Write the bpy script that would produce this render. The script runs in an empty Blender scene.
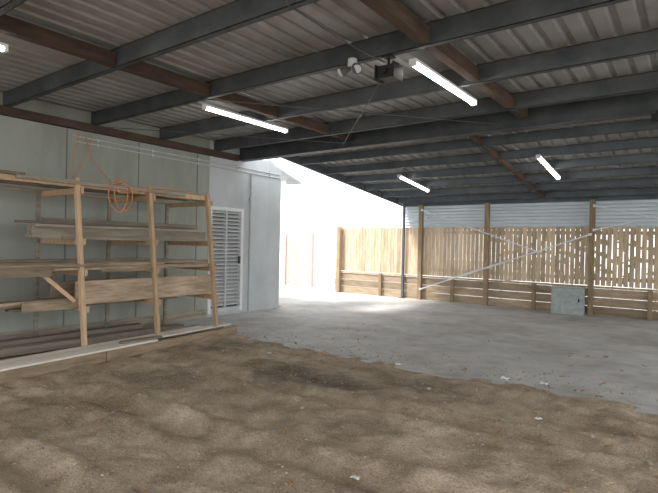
import bpy, math, random
from mathutils import Vector, Matrix, noise
random.seed(7)
scene = bpy.context.scene
scene.view_settings.view_transform = 'Standard'

# ------------------------------------------------------------ materials
def mat(name, c1, c2, scale=5, rough=.8, metal=0, bump=0, stretch=(1,1,1), rnd=0, lo=.3, hi=.7, c3=None, scale2=.6, bscale=None, spec=.3, st2=(1,1,1), speck=None, bdist=.02, m2=(.45,.64)):
    m = bpy.data.materials.new(name); m.use_nodes = True
    nt = m.node_tree; N = nt.nodes; L = nt.links
    bs = N['Principled BSDF']
    bs.inputs['Roughness'].default_value = rough
    bs.inputs['Metallic'].default_value = metal
    bs.inputs['Specular IOR Level'].default_value = spec
    tc = N.new('ShaderNodeTexCoord'); mp = N.new('ShaderNodeMapping')
    mp.inputs['Scale'].default_value = stretch
    L.new(tc.outputs['Object'], mp.inputs['Vector'])
    nz = N.new('ShaderNodeTexNoise'); nz.inputs['Scale'].default_value = scale
    nz.inputs['Detail'].default_value = 8; nz.inputs['Roughness'].default_value = .62
    L.new(mp.outputs[0], nz.inputs['Vector'])
    cr = N.new('ShaderNodeValToRGB')
    cr.color_ramp.elements[0].position = lo; cr.color_ramp.elements[1].position = hi
    cr.color_ramp.elements[0].color = (*c1, 1); cr.color_ramp.elements[1].color = (*c2, 1)
    L.new(nz.outputs['Fac'], cr.inputs[0])
    out = cr.outputs[0]
    def mult(out, col, sc, a, b_, st):
        mp2 = N.new('ShaderNodeMapping'); mp2.inputs['Scale'].default_value = st
        L.new(tc.outputs['Object'], mp2.inputs['Vector'])
        n2 = N.new('ShaderNodeTexNoise'); n2.inputs['Scale'].default_value = sc
        n2.inputs['Detail'].default_value = 7; n2.inputs['Roughness'].default_value=.6
        L.new(mp2.outputs[0], n2.inputs['Vector'])
        r2 = N.new('ShaderNodeValToRGB'); r2.color_ramp.elements[0].position = a; r2.color_ramp.elements[1].position = b_
        L.new(n2.outputs['Fac'], r2.inputs[0])
        mx = N.new('ShaderNodeMix'); mx.data_type = 'RGBA'; mx.blend_type = 'MULTIPLY'
        L.new(r2.outputs[0], mx.inputs[0]); L.new(out, mx.inputs[6]); mx.inputs[7].default_value = (*col, 1)
        return mx.outputs[2]
    if c3: out = mult(out, c3, scale2, m2[0], m2[1], st2)
    if speck: out = mult(out, speck[0], speck[1], speck[2], speck[3], (1,1,1))
    if rnd:
        at = N.new('ShaderNodeAttribute'); at.attribute_name = 'rnd'
        mr = N.new('ShaderNodeMapRange'); mr.inputs[3].default_value = 1-rnd; mr.inputs[4].default_value = 1+rnd
        L.new(at.outputs['Fac'], mr.inputs[0])
        hs = N.new('ShaderNodeHueSaturation'); L.new(mr.outputs[0], hs.inputs['Value']); L.new(out, hs.inputs['Color'])
        out = hs.outputs[0]
    L.new(out, bs.inputs['Base Color'])
    if bump:
        bn = N.new('ShaderNodeTexNoise'); bn.inputs['Scale'].default_value = bscale or scale*4; bn.inputs['Detail'].default_value = 6
        bn.inputs['Roughness'].default_value=.65
        L.new(mp.outputs[0], bn.inputs['Vector'])
        b = N.new('ShaderNodeBump'); b.inputs['Strength'].default_value = bump; b.inputs['Distance'].default_value = bdist
        L.new(bn.outputs['Fac'], b.inputs['Height']); L.new(b.outputs[0], bs.inputs['Normal'])
    return m

def emis(name, col, s):
    m = bpy.data.materials.new(name); m.use_nodes = True
    b = m.node_tree.nodes['Principled BSDF']
    b.inputs['Base Color'].default_value = (*col, 1)
    b.inputs['Emission Color'].default_value = (*col, 1); b.inputs['Emission Strength'].default_value = s
    return m

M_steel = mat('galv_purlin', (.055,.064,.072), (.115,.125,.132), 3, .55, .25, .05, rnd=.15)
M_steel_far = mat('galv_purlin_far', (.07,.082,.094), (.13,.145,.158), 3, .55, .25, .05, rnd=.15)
M_deck = mat('roof_sheet', (.33,.33,.33), (.46,.46,.455), 1.5, .5, .3, .03, c3=(.8,.79,.76), scale2=1.2)
M_conc = mat('concrete', (.40,.40,.398), (.53,.525,.52), 2.2, .75, 0, .12, c3=(.76,.72,.67), scale2=.7, bscale=30, speck=((.88,.86,.83),5,.48,.66))
M_dirt = mat('dirt', (.27,.21,.15), (.53,.435,.33), 4, .95, 0, .75, c3=(.62,.58,.53), scale2=1.1, bscale=26, lo=.3, hi=.7, st2=(.9,1.3,1), speck=((.60,.57,.53),85,.45,.65), bdist=.028, m2=(.44,.68), rnd=.45)
M_stone = mat('stone', (.22,.18,.14), (.48,.42,.35), 6, .9, 0, .2, rnd=.4)
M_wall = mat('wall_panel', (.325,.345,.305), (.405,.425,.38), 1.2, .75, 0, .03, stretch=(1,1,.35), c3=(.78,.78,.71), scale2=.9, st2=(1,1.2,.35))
M_wall_lit = mat('wall_panel_lit', (.52,.55,.57), (.61,.64,.66), 1.6, .7, 0, .04, c3=(.88,.89,.88), scale2=1.2, st2=(1,1,.3))  # lit copy of the wall panel: daylight from the opening painted in as paler colour
M_seam = mat('panel_seam', (.15,.16,.145), (.22,.23,.21), 4, .8)
M_oldwood = mat('dark_timber', (.05,.033,.025), (.115,.078,.055), 6, .85, 0, .2, stretch=(3,.5,3), rnd=.2)
M_post = mat('pine_timber', (.42,.28,.17), (.58,.42,.27), 7, .75, 0, .1, stretch=(3,3,.5), rnd=.15)
M_plank = mat('plank_timber', (.20,.155,.105), (.44,.345,.25), 6, .8, 0, .15, stretch=(4,.5,4), rnd=.4)
M_greyplank = mat('weathered_plank', (.17,.15,.12), (.35,.31,.25), 5, .85, 0, .15, stretch=(4,.4,4), rnd=.35)
M_paling = mat('fence_paling', (.44,.33,.22), (.70,.56,.40), 5, .8, 0, .15, stretch=(3,3,.5), rnd=.22)
M_sleeper = mat('retaining_sleeper', (.25,.185,.12), (.43,.335,.235), 5, .85, 0, .2, stretch=(.5,3,3), rnd=.25)
M_rough = mat('rough_sill', (.20,.15,.10), (.38,.29,.20), 5, .85, 0, .2, stretch=(3,.5,3), rnd=.15)
M_fpost = mat('fence_post_timber', (.24,.165,.10), (.38,.28,.18), 6, .8, 0, .2, stretch=(3,3,.5), rnd=.15)
M_colour = mat('corrugated_sheet', (.60,.68,.73), (.70,.77,.81), 2, .5, .1, 0)
M_strap = mat('strap_galv', (.60,.62,.64), (.78,.80,.82), 8, .4, .4, 0)
M_white = mat('white_paint', (.78,.79,.80), (.86,.87,.88), 4, .6, 0, 0)
M_board = mat('base_board', (.60,.55,.47), (.80,.75,.67), 7, .8, 0, .1, stretch=(5,.4,5), rnd=.08)
M_lv = mat('louvre_grey', (.50,.52,.53), (.62,.64,.65), 4, .6, 0, 0)
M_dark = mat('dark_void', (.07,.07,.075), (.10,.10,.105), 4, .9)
M_black = mat('black_plastic', (.015,.015,.017), (.03,.03,.033), 8, .5)
M_cord = mat('cord_orange', (.58,.23,.08), (.68,.31,.12), 8, .6)
M_util = mat('utility_grey', (.27,.31,.30), (.44,.48,.46), 14, .7, 0, .1)
M_tube = emis('led_tube', (1,.97,.90), 20)
M_gate = mat('gate_timber_overexposed', (.52,.38,.34), (.63,.48,.43), 5, .8, 0, .1, rnd=.1)  # red-brown timber lightened to pink, outdoor overexposure put into the base colour
M_paper = mat('paper', (.65,.65,.63), (.8,.8,.78), 20, .9)
M_brownl = mat('leaf_litter', (.22,.13,.06), (.4,.27,.14), 20, .9)
M_green = mat('foliage', (.10,.18,.06), (.26,.38,.16), 9, .9, 0, .4, rnd=.4)
M_glass = mat('lens_grey', (.5,.52,.55), (.7,.72,.75), 10, .2)

# ------------------------------------------------------------ mesh builder
class B:
    def __init__(s): s.v=[]; s.f=[]; s.m=[]; s.r=[]
    def add(s, vs, fs, m=0, r=None):
        o=len(s.v); r = random.random() if r is None else r
        s.v += [tuple(v) for v in vs]
        for f in fs: s.f.append(tuple(i+o for i in f)); s.m.append(m); s.r.append(r)
    def box(s, lo, hi, m=0, r=None):
        (a,b,c),(d,e,f)=lo,hi
        vs=[(a,b,c),(d,b,c),(d,e,c),(a,e,c),(a,b,f),(d,b,f),(d,e,f),(a,e,f)]
        s.add(vs,[(0,3,2,1),(4,5,6,7),(0,1,5,4),(1,2,6,5),(2,3,7,6),(3,0,4,7)],m,r)
    def beam(s, p0, p1, w, h, m=0, up=(0,0,1), r=None):
        p0=Vector(p0);p1=Vector(p1);d=(p1-p0).normalized();u=Vector(up)
        if abs(d.dot(u))>.98: u=Vector((0,1,0))
        x=d.cross(u).normalized();z=x.cross(d).normalized()
        vs=[]
        for p in (p0,p1):
            for a,b in ((-1,-1),(1,-1),(1,1),(-1,1)): vs.append(p+x*(a*w/2)+z*(b*h/2))
        s.add(vs,[(0,1,2,3),(7,6,5,4),(0,4,5,1),(1,5,6,2),(2,6,7,3),(3,7,4,0)],m,r)
    def cyl(s,p0,p1,r0,r1=None,n=12,m=0):
        r1=r0 if r1 is None else r1
        p0=Vector(p0);p1=Vector(p1);d=(p1-p0).normalized();u=Vector((0,0,1)) if abs(d.z)<.9 else Vector((1,0,0))
        x=d.cross(u).normalized();y=x.cross(d)
        vs=[];fs=[]
        for p,rr in((p0,r0),(p1,r1)):
            for i in range(n):
                a=2*math.pi*i/n; vs.append(p+x*math.cos(a)*rr+y*math.sin(a)*rr)
        for i in range(n):
            j=(i+1)%n; fs.append((i,j,n+j,n+i))
        fs.append(tuple(reversed(range(n)))); fs.append(tuple(range(n,2*n)))
        s.add(vs,fs,m)
    def build(s,name,mats,bevel=0,smooth=False):
        me=bpy.data.meshes.new(name); me.from_pydata(s.v,[],s.f)
        for k in mats: me.materials.append(k)
        me.polygons.foreach_set('material_index',s.m)
        at=me.attributes.new('rnd','FLOAT','FACE'); at.data.foreach_set('value',s.r)
        me.update()
        o=bpy.data.objects.new(name,me); scene.collection.objects.link(o)
        if smooth:
            for p in me.polygons:p.use_smooth=True
        if bevel:
            b=o.modifiers.new('bevel','BEVEL'); b.width=bevel; b.segments=2; b.limit_method='ANGLE'
        return o

WX=-7.8      # left wall plane
FY=12.9      # fence plane
KY=7.35      # roof fold
RX=3.4       # right edge of roof
LX=-6.9      # left verge of the far roof
def under(y): return 3.3 if y<=KY else 3.3-.118*(y-KY)

# ------------------------------------------------------------ floor
def edge(x): return 5.62+.18*noise.noise((x*.9,3.1,0))+.12*noise.noise((x*3.1,1.1,0))+.06*noise.noise((x*9,1.1,0))+.03*max(0,x+3)
def rut(x,y,yy): 
    d=(y-yy-.12*x-.15*math.sin(x*.8)); return d
def dirt_h(x,y):
    h=.04*noise.noise((x*.7,y*.7,1))+.03*noise.noise((x*2.3,y*2.3,4))+.02*noise.noise((x*6,y*6,2))+.012*noise.noise((x*15,y*15,2))
    h+=.07*math.exp(-((x+1.0)**2/1.2+(y-3.3)**2/.7))
    for yy in (1.9,3.0,4.3):
        d=rut(x,y,yy); h-=(.04*math.exp(-d*d/.014)-.022*math.exp(-(abs(d)-.22)**2/.006))*(1 if x>-5 else .3)
    t=(edge(x)-y)/.35; t=max(-1,min(1,t))
    return h*max(.15,min(1,t*.5+.5))+.022*t-.008
def damp(x,y):
    v=.58+.18*noise.noise((x*1.4,y*1.4,9))
    n=.5*noise.noise((x*3,y*3,5))+.3*noise.noise((x*9,y*9,5))
    for (cx,cy,sx,sy,k) in ((-3.6,4.3,.9,.45,.62),(-2.2,4.9,.9,.3,.35),(-4.6,3.2,.5,.35,.35),(-5.3,4.9,.5,.5,.25),(-2.2,3.4,.35,.3,.25)):
        q=((x-cx)/sx)**2+((y-cy)/sy)**2
        v-=k*max(0,min(1,1.25-q+n))
    v+=.2*math.exp(-((x+1.0)**2/1.5+(y-3.4)**2/1.0))
    return max(0,min(1,v))
b=B(); nx,ny=440,380; x0,x1,y0,y1=WX,5.5,-5.0,6.4
vs=[];fs=[];rr=[]
for j in range(ny+1):
    for i in range(nx+1):
        x=x0+(x1-x0)*i/nx;y=y0+(y1-y0)*j/ny; vs.append((x,y,dirt_h(x,y)))
for j in range(ny):
    for i in range(nx):
        a=j*(nx+1)+i; fs.append((a,a+1,a+nx+2,a+nx+1)); rr.append(damp(vs[a][0],vs[a][1]))
b.add(vs,fs); b.r=rr; b.build('dirt_floor',[M_dirt],smooth=True)
b=B(); b.box((WX-.1,5.45,-.12),(5.5,FY+.1,0)); b.box((-22,8.9,-.14),(WX-.1,30,-.003)); b.build('floor',[M_conc])
b=B(); b.box((-60,-50,-.4),(60,60,-.2)); b.build('ground',[M_conc])

def rock(b,x,y,z,r,m=0):
    ico=[(0,0,1),(.89,0,.45),(.28,.85,.45),(-.72,.53,.45),(-.72,-.53,.45),(.28,-.85,.45),(.72,.53,-.45),(-.28,.85,-.45),(-.89,0,-.45),(-.28,-.85,-.45),(.72,-.53,-.45),(0,0,-1)]
    fs=[(0,1,2),(0,2,3),(0,3,4),(0,4,5),(0,5,1),(1,6,2),(2,7,3),(3,8,4),(4,9,5),(5,10,1),(6,7,2),(7,8,3),(8,9,4),(9,10,5),(10,6,1),(11,7,6),(11,8,7),(11,9,8),(11,10,9),(11,6,10)]
    sx,sy,sz=[r*random.uniform(.6,1.3) for _ in range(3)]; a=random.uniform(0,6.28)
    vs=[]
    for p in ico:
        k=random.uniform(.8,1.15); px,py=p[0]*sx*k,p[1]*sy*k
        vs.append((x+px*math.cos(a)-py*math.sin(a),y+px*math.sin(a)+py*math.cos(a),z+p[2]*sz*.6*k))
    b.add(vs,fs,m)
b=B()
for i in range(8000):
    y=random.uniform(.8,5.9); x=random.uniform(-5.6,1.5)
    if y>edge(x)+.25*random.random(): continue
    r=random.choice([.004,.004,.005,.005,.007,.010]) 
    if random.random()<.004: r=.022
    rock(b,x,y,dirt_h(x,y)+r*.1,r)
for i in range(600):
    x=random.uniform(-6,1); y=edge(x)+abs(random.gauss(0,.4)); r=random.choice([.006,.009,.014]); rock(b,x,y,max(0,dirt_h(x,y))+r*.3,r)
b.build('gravel_stones',[M_stone])

for (x,y,s) in [(-1.72,2.65,.026),(-3.0,5.55,.035),(-1.75,5.75,.045),(-1.35,5.85,.04),(-1.1,4.6,.028),(-4.6,4.9,.025)]:
    b=B(); z=max(0,dirt_h(x,y)); n=5; vs=[];fs=[]
    for j in range(n):
        for i in range(n):
            vs.append((x+s*(i/2-1)+random.uniform(-.3,.3)*s*.4,y+s*(j/2-1)*.8+random.uniform(-.3,.3)*s*.4,z+.004+random.random()*s*.7))
    for j in range(n-1):
        for i in range(n-1):
            a=j*n+i; fs.append((a,a+1,a+n+1,a+n))
    b.add(vs,fs); b.build('paper_scrap',[M_paper])
b=B()
for i in range(90):
    x=random.uniform(-5.2,0); y=random.uniform(1.6,8); z=max(0,dirt_h(x,y) if y<6.2 else 0)+.008
    a=random.uniform(0,3.14); l=random.uniform(.015,.045)
    b.beam((x-l*math.cos(a),y-l*math.sin(a),z),(x+l*math.cos(a),y+l*math.sin(a),z+.008),.02,.004)
b.build('dead_leaves',[M_brownl])

# ------------------------------------------------------------ left wall
b=B()
HT=3.5
b.box((WX-.2,-5,0),(WX,5.35,HT),0); b.box((WX-.2,5.35,0),(WX,6.5,HT),0)
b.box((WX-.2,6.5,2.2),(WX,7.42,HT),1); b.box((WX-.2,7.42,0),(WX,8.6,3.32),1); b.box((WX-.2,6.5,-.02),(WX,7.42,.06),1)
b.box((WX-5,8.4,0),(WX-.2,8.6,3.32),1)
for y in (-1.1,.1,1.3,2.5,3.73,4.95): b.box((WX,y-.009,.1),(WX+.006,y+.009,3.3),2)
for y in (6.2,): b.box((WX,y-.01,.0),(WX+.006,y+.01,3.3),2)
b.build('wall_left',[M_wall,M_wall_lit,M_seam])
b=B(); b.box((WX,-5,.0),(WX+.03,6.45,.16)); b.build('baseboard_left',[M_greyplank])
b=B(); b.beam((WX+.06,-3,3.24),(WX+.06,7.2,3.24),.1,.12); b.build('timber_wall_plate',[M_oldwood],bevel=.006)
b=B(); b.beam((WX-.05,8.35,3.36),(WX-.05,9.35,3.06),.1,.2); b.beam((WX-.55,8.3,3.40),(WX-.55,9.45,3.06),.95,.03)
b.beam((WX-.55,9.42,3.02),(WX-.05,9.42,3.02),.12,.12); b.build('eave_fascia',[M_white],bevel=.005)
for z,e in ((3.08,8.55),(3.0,8.55)):
    b=B(); b.cyl((WX+.02,3.8,z),(WX+.02,e,z-.02),.011,n=8)
    for y in (4.2,5.2,6.2,7.2,8.2): b.box((WX,y-.015,z-.035),(WX+.035,y+.015,z+.018))
    b.build('electrical_conduit',[M_lv])
b=B(); b.cyl((WX+.03,7.62,0),(WX+.03,7.62,2.95),.022,n=10); b.box((WX,7.58,1.3),(WX+.05,7.66,1.34)); b.box((WX,7.58,2.4),(WX+.05,7.66,2.44)); b.build('downpipe',[M_lv])
b=B()
b.box((WX-.06,6.5,.06),(WX+.03,6.57,2.2),2); b.box((WX-.06,7.35,.06),(WX+.03,7.42,2.2),2)
b.box((WX-.06,6.57,2.13),(WX+.03,7.35,2.2),2); b.box((WX-.06,6.57,.06),(WX+.03,7.35,.16),0)
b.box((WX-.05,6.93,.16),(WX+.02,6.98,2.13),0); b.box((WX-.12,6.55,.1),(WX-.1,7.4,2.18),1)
z=.2
while z<2.12:
    for ya,yb in((6.57,6.93),(6.98,7.35)):
        b.add([(WX+.012,ya,z),(WX+.012,yb,z),(WX-.05,yb,z+.04),(WX-.05,ya,z+.04),(WX+.012,ya,z+.022),(WX+.012,yb,z+.022),(WX-.05,yb,z+.062),(WX-.05,ya,z+.062)],
              [(0,3,2,1),(4,5,6,7),(0,1,5,4),(2,3,7,6)],0)
    z+=.075
b.box((WX+.02,7.28,1.05),(WX+.07,7.31,1.2),1)
b.build('door_1',[M_lv,M_dark,M_white])

# ------------------------------------------------------------ roof
def prof(xa,xb,pitch=.2):
    pts=[];x=xa
    while x<xb:
        for dx,dz in((0,0),(.115,0),(.135,.035),(.175,.035),(.2,0)): pts.append((x+dx,dz))
        pts.pop(); x+=pitch
    return pts
b=B()
def deck(xa,xb,rows):
    P=prof(xa,xb); vs=[];fs=[];n=len(P)
    for (y,z) in rows:
        for (x,dz) in P: vs.append((x,y,z+dz))
    for j in range(len(rows)-1):
        for i in range(n-1): fs.append((j*n+i,j*n+i+1,(j+1)*n+i+1,(j+1)*n+i))
    b.add(vs,fs)
deck(WX-.4,RX,[(-2.6,3.505),(KY+.1,3.505)])
deck(LX-.1,RX,[(KY-.1,under(KY)+.17+.012),(FY+.35,under(FY+.35)+.17)])
b.build('ceiling',[M_deck])

def cpurlin(name,xa,xb,y,z,h,w=.065,t=.006,m=M_steel):
    b=B(); r=random.random()
    b.box((xa,y,z),(xb,y+t,z+h),0,r); b.box((xa,y,z),(xb,y+w,z+t),0,r); b.box((xa,y,z+h-t),(xb,y+w,z+h),0,r)
    b.box((xa,y+w-t,z),(xb,y+w,z+.018),0,r); b.box((xa,y+w-t,z+h-.018),(xb,y+w,z+h),0,r)
    return b.build(name,[m])
near=[-2.15,-.9,.35,1.6,2.85,4.1,5.35,6.6]
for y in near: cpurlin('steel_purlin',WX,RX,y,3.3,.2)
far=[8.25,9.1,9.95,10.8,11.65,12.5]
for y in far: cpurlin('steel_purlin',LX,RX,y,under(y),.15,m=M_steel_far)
b=B()
for y in (KY-.06,KY+.02):
    b.box((WX,y,3.2),(RX,y+.008,3.5)); 
b.box((WX,KY-.11,3.2),(RX,KY+.08,3.208)); b.box((WX,KY-.11,3.46),(RX,KY+.08,3.468))
b.build('steel_girder',[M_steel])
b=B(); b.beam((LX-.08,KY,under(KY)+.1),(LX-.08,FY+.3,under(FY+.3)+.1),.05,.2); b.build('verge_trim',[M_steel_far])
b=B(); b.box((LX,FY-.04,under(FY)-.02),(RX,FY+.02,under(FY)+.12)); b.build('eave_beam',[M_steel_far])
def rafter(x,ys,zf,h=.14,w=.1):
    b=B()
    for a,c in zip(ys[:-1],ys[1:]):
        b.beam((x,a+.07,zf(a)+h/2+.01),(x,c-.004,zf(c)+h/2+.01),w,h)
    b.build('timber_rafter',[M_oldwood],bevel=.004)
rafter(-4.98,near+[KY-.1],lambda y:3.3)
rafter(-2.02,near+[KY-.1],lambda y:3.3)
rafter(1.0,near+[KY-.1],lambda y:3.3)
rafter(-3.0,[KY+.02]+far,under,h=.1,w=.07)
rafter(-.2,[KY+.02]+far,under,h=.1,w=.07)
for p,q in (((WX+.1,4.1,3.27),(-5.0,7.2,3.27)),((-5.0,4.1,3.28),(-2.4,7.2,3.28)),((-5.1,7.2,3.25),(-2.4,4.2,3.27))):
    b=B(); b.cyl(p,q,.007,n=6); b.cyl(((Vector(p)+Vector(q))/2-(Vector(q)-Vector(p)).normalized()*.1),((Vector(p)+Vector(q))/2+(Vector(q)-Vector(p)).normalized()*.1),.014,n=8); b.build('tension_rod',[M_steel])

def tube(x,ya,yb,za,zb):
    b=B()
    b.beam((x,ya-.02,za+.035),(x,yb+.02,zb+.035),.075,.03,0)
    n=10;vs=[];fs=[]
    for (y,z) in((ya,za),(yb,zb)):
        for i in range(n+1):
            a=math.pi+math.pi*i/n; vs.append((x+.036*math.cos(a),y,z+.02+.038*math.sin(a)))
    for i in range(n): fs.append((i,i+1,n+2+i,n+1+i))
    fs.append(tuple(range(n+1))); fs.append(tuple(reversed(range(n+1,2*n+2))))
    b.add(vs,fs,1)
    for (y,z) in((ya-.015,za),(yb+.015,zb)): b.box((x-.037,y-.015,z-.018),(x+.037,y+.015,z+.05),0)
    b.build('tube_light',[M_white,M_tube])
tube(-5.27,4.3,5.88,3.25,3.25); tube(-2.26,4.35,5.93,3.25,3.25)
tube(-5.27,9.6,11.0,under(9.6)-.05,under(11)-.05); tube(-2.26,9.0,10.5,under(9)-.05,under(10.5)-.05)
tube(-5.27,.35,1.92,3.25,3.25); tube(-2.26,.2,1.8,3.25,3.25)

b=B(); c=Vector((-2.42,4.15,3.14))
b.box((c.x-.09,c.y-.07,c.z-.06),(c.x+.09,c.y+.09,c.z+.06),0); b.cyl((c.x,c.y-.07,c.z),(c.x,c.y-.10,c.z),.03,m=0,n=16)
b.cyl((c.x,c.y,c.z+.05),(c.x,c.y,3.3),.015,m=0); b.box((c.x-.05,c.y-.05,3.285),(c.x+.05,c.y+.05,3.3),0); b.box((c.x-.11,c.y-.02,c.z+.06),(c.x+.11,c.y+.02,c.z+.075),0)
b.box((c.x-.105,c.y-.09,c.z-.075),(c.x-.09,c.y+.09,c.z+.075),0); b.box((c.x+.09,c.y-.09,c.z-.075),(c.x+.105,c.y+.09,c.z+.075),0)
b.build('ceiling_speaker',[M_black,M_glass],bevel=.006)
b=B(); c=Vector((-2.75,4.02,3.22))
b.cyl((c.x,c.y,3.3),(c.x,c.y,c.z),.045,.05,m=0,n=16)
for dx in(-.06,.06):
    b.cyl((c.x+dx*.5,c.y,c.z+.01),(c.x+dx*1.6,c.y-.06,c.z-.05),.03,.05,m=1,n=16); b.cyl((c.x+dx*1.6,c.y-.06,c.z-.05),(c.x+dx*1.63,c.y-.063,c.z-.053),.042,.042,m=0,n=16)
b.build('floodlight',[M_lv,M_steel],bevel=.003)
b=B(); c=Vector((-.45,7.2,3.1)); b.box((c.x-.06,c.y-.05,c.z-.05),(c.x+.06,c.y+.05,c.z+.06)); b.cyl((c.x,c.y-.05,c.z),(c.x,c.y-.09,c.z),.03,n=14); b.box((c.x-.02,c.y-.02,c.z+.06),(c.x+.02,c.y+.02,3.2)); b.build('security_camera',[M_black],bevel=.004)

# ------------------------------------------------------------ fence
b=B(); x=-9.3
while x<6.5:
    g=.010 if x<-2.1 else .016
    w=.1+random.uniform(-.006,.006); top=2.02+random.uniform(-.012,.012); 
    b.box((x,FY,.68),(x+w,FY+.018,top),0); x+=w+g
for z in(.8,1.85): b.box((-9.3,FY+.02,z),(6.5,FY+.065,z+.08),1)
b.box((-9.3,FY-.05,.62),(6.5,FY+.08,.665),2)
for k in range(3):
    x=-9.3
    while x<6.4:
        b.box((x+.004,FY-.02,.006+k*.205),(x+2.396,FY+.03,.2+k*.205),1); x+=2.4
b.build('timber_fence',[M_paling,M_sleeper,M_paling],bevel=0)
for x in(-9.1,-6.3,-4.43,-2.0,.3,2.6):
    b=B(); t=under(FY) if x>LX else 2.05
    b.box((x-.055,FY-.165,0),(x+.055,FY-.055,t)); b.build('fence_post',[M_fpost],bevel=.006)
for x in(-7.6,-5.35,-3.25,-.85,1.4):
    b=B(); b.box((x-.045,FY-.12,0),(x+.045,FY-.055,.66)); b.build('retaining_stake',[M_fpost],bevel=.006)
b=B(); b.box((LX+.02,FY-.12,0),(LX+.08,FY-.06,under(FY))); b.box((LX-.03,FY-.17,0),(LX+.13,FY-.055,.012)); b.build('steel_post',[M_steel_far])
for y in (1.475,KY,):
    b=B(); b.box((RX-.1,y-.05,0),(RX,y+.05,3.2)); b.box((RX-.15,y-.1,0),(RX+.05,y+.1,.03)); b.build('steel_post',[M_steel_far])
b=B(); vs=[];fs=[]; n=64; zz=1.98; z1=under(FY)+.15
for i in range(n+1):
    z=zz+(z1-zz)*i/n; o=.012*math.sin(2*math.pi*(z/.085))
    vs+=[(LX,FY+.1+o,z),(RX,FY+.1+o,z)]
for i in range(n): fs.append((2*i,2*i+1,2*i+3,2*i+2))
b.add(vs,fs); b.build('corrugated_infill_panel',[M_colour],smooth=True)
def strap(p,q,w=.03):
    b=B(); b.beam(p,q,.003,w); 
    for e in(p,q): b.box((e[0]-.03,e[1]-.006,e[2]-.03),(e[0]+.03,e[1]+.006,e[2]+.03))
    b.build('brace_strap',[M_strap])
strap((-6.25,FY-.18,2.5),(-3.15,FY-.19,1.42)); strap((-6.25,FY-.185,.3),(-2.02,FY-.185,1.85),.03)
strap((-5.4,FY-.2,.62),(-4.0,FY-.2,1.12),.05)
strap((-1.95,FY-.18,1.95),(.28,FY-.18,2.5),.02); strap((-1.95,FY-.185,2.5),(.28,FY-.185,1.95),.02)
b=B(); X0,X1,Y0,Y1=-2.78,-2.1,FY-.42,FY-.2
b.box((X0,Y0,0),(X1,Y1,.60),0); b.box((X0-.02,Y0-.02,.60),(X1+.02,Y1,.63),0); b.box((X0+.03,Y0-.012,.04),(X1-.03,Y0,.56),0)
b.box((X1-.1,Y0-.03,.3),(X1-.07,Y0-.012,.38),1)
b.build('utility_cabinet',[M_util,M_black],bevel=.008)

# ------------------------------------------------------------ lumber rack
def fx(y): return -5.72-.105*(y-2.1)
b=B()
b.beam((fx(.6),.6,.06),(fx(3.3),3.3,.06),.06,.12,0,r=.5); b.beam((fx(3.31),3.31,.06),(fx(5.7),5.7,.06),.06,.12,0,r=.6)
b.beam((fx(.6)-.32,.6,.06),(fx(5.7)-.32,5.7,.06),.06,.11,0)
for k,(ya,yb) in enumerate(((.6,4.1),(.9,5.7),(.6,5.2))):
    o=.06+.135*k
    b.beam((fx(ya)-o,ya,.133),(fx(yb)-o,yb,.133),.13,.026,1)
PY=[2.05,3.23,4.29,5.36]
for y in PY:
    xb=-6.2; xt=-6.48
    b.beam((xb,y,.15),(xt,y,2.28),.07,.05,2,up=(0,1,0))
    b.beam((-7.55,y,.0),(-7.55,y,2.2),.05,.05,3)
    for z in(.60,1.06,1.46,2.12):
        xx=xb+(xt-xb)*(z/2.2)
        b.beam((xx+.05,y+.05,z),(-7.58,y+.05,z),.04,.08,2)
b.beam((-6.5,.9,2.2),(-6.53,5.45,2.2),.04,.07,2)
b.beam((-7.52,.9,2.17),(-7.52,5.45,2.17),.04,.07,3)
b.beam((-6.5,2.83,1.06),(-6.36,3.18,.70),.04,.05,2)
b.build('lumber_rack',[M_rough,M_board,M_post,M_greyplank],bevel=.003)
def planks(name,items,m):
    b=B()
    for (x,ya,yb,z,w,h) in items:
        b.beam((x,ya,z),(x+random.uniform(-.03,.03),yb,z+random.uniform(-.008,.008)),w,h)
    b.build(name,[m],bevel=.003)
planks('timber_planks',[(-6.38,.9,5.5,1.12,.05,.05),(-6.45,.9,4.9,1.125,.1,.045),(-6.62,1.1,5.2,1.125,.14,.04),(-6.8,.9,5.6,1.125,.14,.045),(-6.95,.9,5.4,1.13,.1,.05),
   (-6.44,1.4,4.5,1.165,.1,.035),(-6.56,.9,5.45,1.168,.09,.04),(-6.75,2.4,5.3,1.17,.14,.04),(-6.95,1.9,5.0,1.18,.12,.05),(-6.7,1.0,3.4,1.21,.14,.03),(-6.33,2.9,4.05,1.118,.06,.03),(-6.34,3.5,4.3,1.085,.05,.04),(-6.31,1.2,3.6,1.155,.05,.035),(-7.15,1.2,5.3,1.14,.15,.06),(-6.4,.9,2.9,1.08,.04,.09)],M_plank)
planks('weathered_boards',[(-6.6,2.75,5.45,1.58,.035,.16),(-6.72,2.75,5.35,1.525,.2,.04),(-6.66,2.6,5.2,1.695,.12,.03),(-6.8,2.8,5.0,1.6,.1,.12),(-6.9,3.0,5.5,1.72,.04,.1),(-6.56,3.1,5.1,1.505,.03,.04),(-6.52,2.75,5.3,1.655,.05,.035)],M_greyplank)
planks('weathered_boards',[(-6.50,3.25,5.5,.79,.03,.31),(-6.7,2.3,5.2,.66,.2,.035),(-6.6,2.2,3.3,.70,.16,.04),(-6.85,3.1,5.4,.82,.04,.2),(-6.62,2.5,4.9,.62,.1,.03),(-6.45,2.6,3.25,.66,.04,.12)],M_plank)
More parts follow.
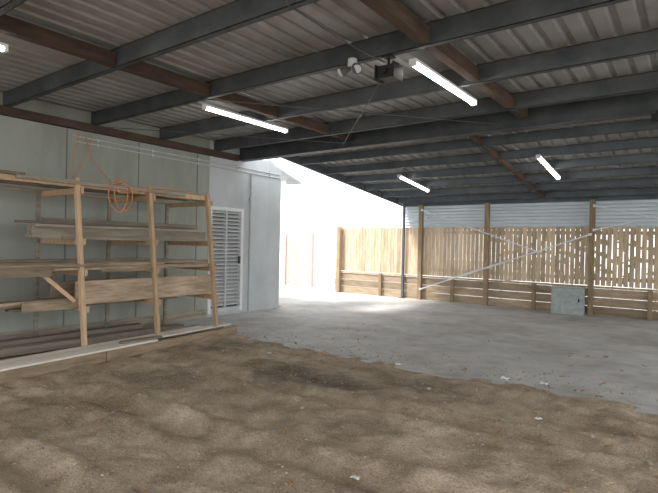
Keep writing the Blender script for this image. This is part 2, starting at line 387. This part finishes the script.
planks('timber_planks',[(-6.62,1.0,3.0,2.235,.09,.035),(-6.7,2.9,5.5,2.185,.09,.035),(-6.85,2.4,4.6,2.18,.06,.035),(-6.95,1.2,5.3,2.185,.05,.04),(-6.60,3.3,5.3,2.25,.05,.03),(-6.48,.9,2.6,2.255,.07,.035),(-6.8,3.6,5.45,2.225,.08,.03),(-6.44,2.5,4.9,2.22,.03,.05)],M_greyplank)
planks('timber_offcuts',[(-6.0,3.6,4.2,.162,.09,.03),(-6.9,1.0,5.2,.08,.2,.1),(-7.1,1.4,4.6,.10,.14,.14),(-6.55,4.6,5.3,.09,.1,.1)],M_greyplank)

def cable(name,pts,r,m):
    cu=bpy.data.curves.new(name,'CURVE'); cu.dimensions='3D'; cu.bevel_depth=r; cu.bevel_resolution=3
    sp=cu.splines.new('NURBS'); sp.points.add(len(pts)-1); sp.use_endpoint_u=True; sp.order_u=4
    for p,q in zip(sp.points,pts): p.co=(*q,1)
    cu.materials.append(m); o=bpy.data.objects.new(name,cu); scene.collection.objects.link(o)
pts=[(WX+.05,4.0,3.1),(WX+.06,4.05,2.8),(WX+.1,4.3,2.5),(-7.3,4.2,2.35),(-6.9,4.0,2.3),(-6.5,3.95,2.3)]
for k in range(20):
    a=k*.75+1.5; pts.append((-6.42+.025*math.sin(k*1.7),3.76+(.13+.03*math.sin(k))*math.cos(a)+.006*k,2.09+(.22+.03*math.cos(k*1.3))*math.sin(a)))
pts+=[(-6.42,4.3,2.3),(-6.5,4.6,2.28),(-6.65,5.2,2.28)]
cable('extension_cord',pts,.0065,M_cord)
cable('hanging_cable',[(WX+.03,3.9,3.15),(WX+.06,3.8,2.6),(WX+.1,3.75,2.3),(WX+.08,3.9,2.5),(WX+.03,4.1,3.1)],.006,M_cord)
cable('ceiling_cable',[(-2.45,-1,3.28),(-2.5,1.0,3.24),(-2.45,2.9,3.28),(-2.5,3.6,3.22),(-2.45,4.1,3.24)],.005,M_steel)

# ------------------------------------------------------------ outdoors
b=B(); x=-12.0
for i in range(9):
    b.box((x,13.6,.03),(x+.11,13.63,1.75)); x+=.12
b.box((-12.0,13.63,.3),(-10.93,13.67,.4)); b.box((-12.0,13.63,1.4),(-10.93,13.67,1.5)); b.box((-12.12,13.56,0),(-12.02,13.68,1.85)); b.box((-10.9,13.56,0),(-10.8,13.68,1.85))
b.build('garden_gate',[M_gate])
b=B(); b.box((-18,18,0),(-8,18.3,3.0)); 
for z in [k*.2 for k in range(1,15)]: b.box((-18,17.98,z),(-8,18,z+.17))
b.box((-15,17.95,.0),(-14,17.99,2.1))
b.build('neighbour_wall',[M_white])
b=B()
for i in range(500):
    x=random.uniform(-5,6); z=.6+random.random()*1.5; y=FY+1.2+random.random()*.8
    a=random.uniform(0,6.28); l=.14
    b.add([(x,y,z),(x+l*math.cos(a),y-.05,z+l*.5),(x+.02,y-.08,z+l*1.2),(x-l*math.cos(a),y-.02,z+l*.6)],[(0,1,2,3)])
for i in range(24): b.cyl((-5+i*.46,FY+1.5,-.2),(-5+i*.46+random.uniform(-.1,.1),FY+1.5,1.9),.02,.008,n=6)
b.build('hedge_bush',[M_green])

# ------------------------------------------------------------ light
w=bpy.data.worlds.new('World'); scene.world=w; w.use_nodes=True
bg=w.node_tree.nodes['Background']; bg.inputs[0].default_value=(.96,.98,1,1); bg.inputs[1].default_value=2.85
sd=bpy.data.lights.new('sun','SUN'); sd.energy=6.0; sd.angle=math.radians(12); sd.color=(1,.97,.92)
so=bpy.data.objects.new('sun',sd); scene.collection.objects.link(so); so.rotation_euler=(math.radians(28),math.radians(-22),0)

# ------------------------------------------------------------ camera
cd=bpy.data.cameras.new('camera'); cam=bpy.data.objects.new('camera',cd); scene.collection.objects.link(cam)
cd.sensor_width=36; cd.lens=500/658*36; cd.clip_start=.05
R=Matrix.Rotation(math.radians(36.6),4,'Z')@Matrix.Rotation(math.radians(90-.29),4,'X')@Matrix.Rotation(math.radians(1.25),4,'Z')
cam.matrix_world=Matrix.Translation((0,0,1.5))@R
scene.camera=cam
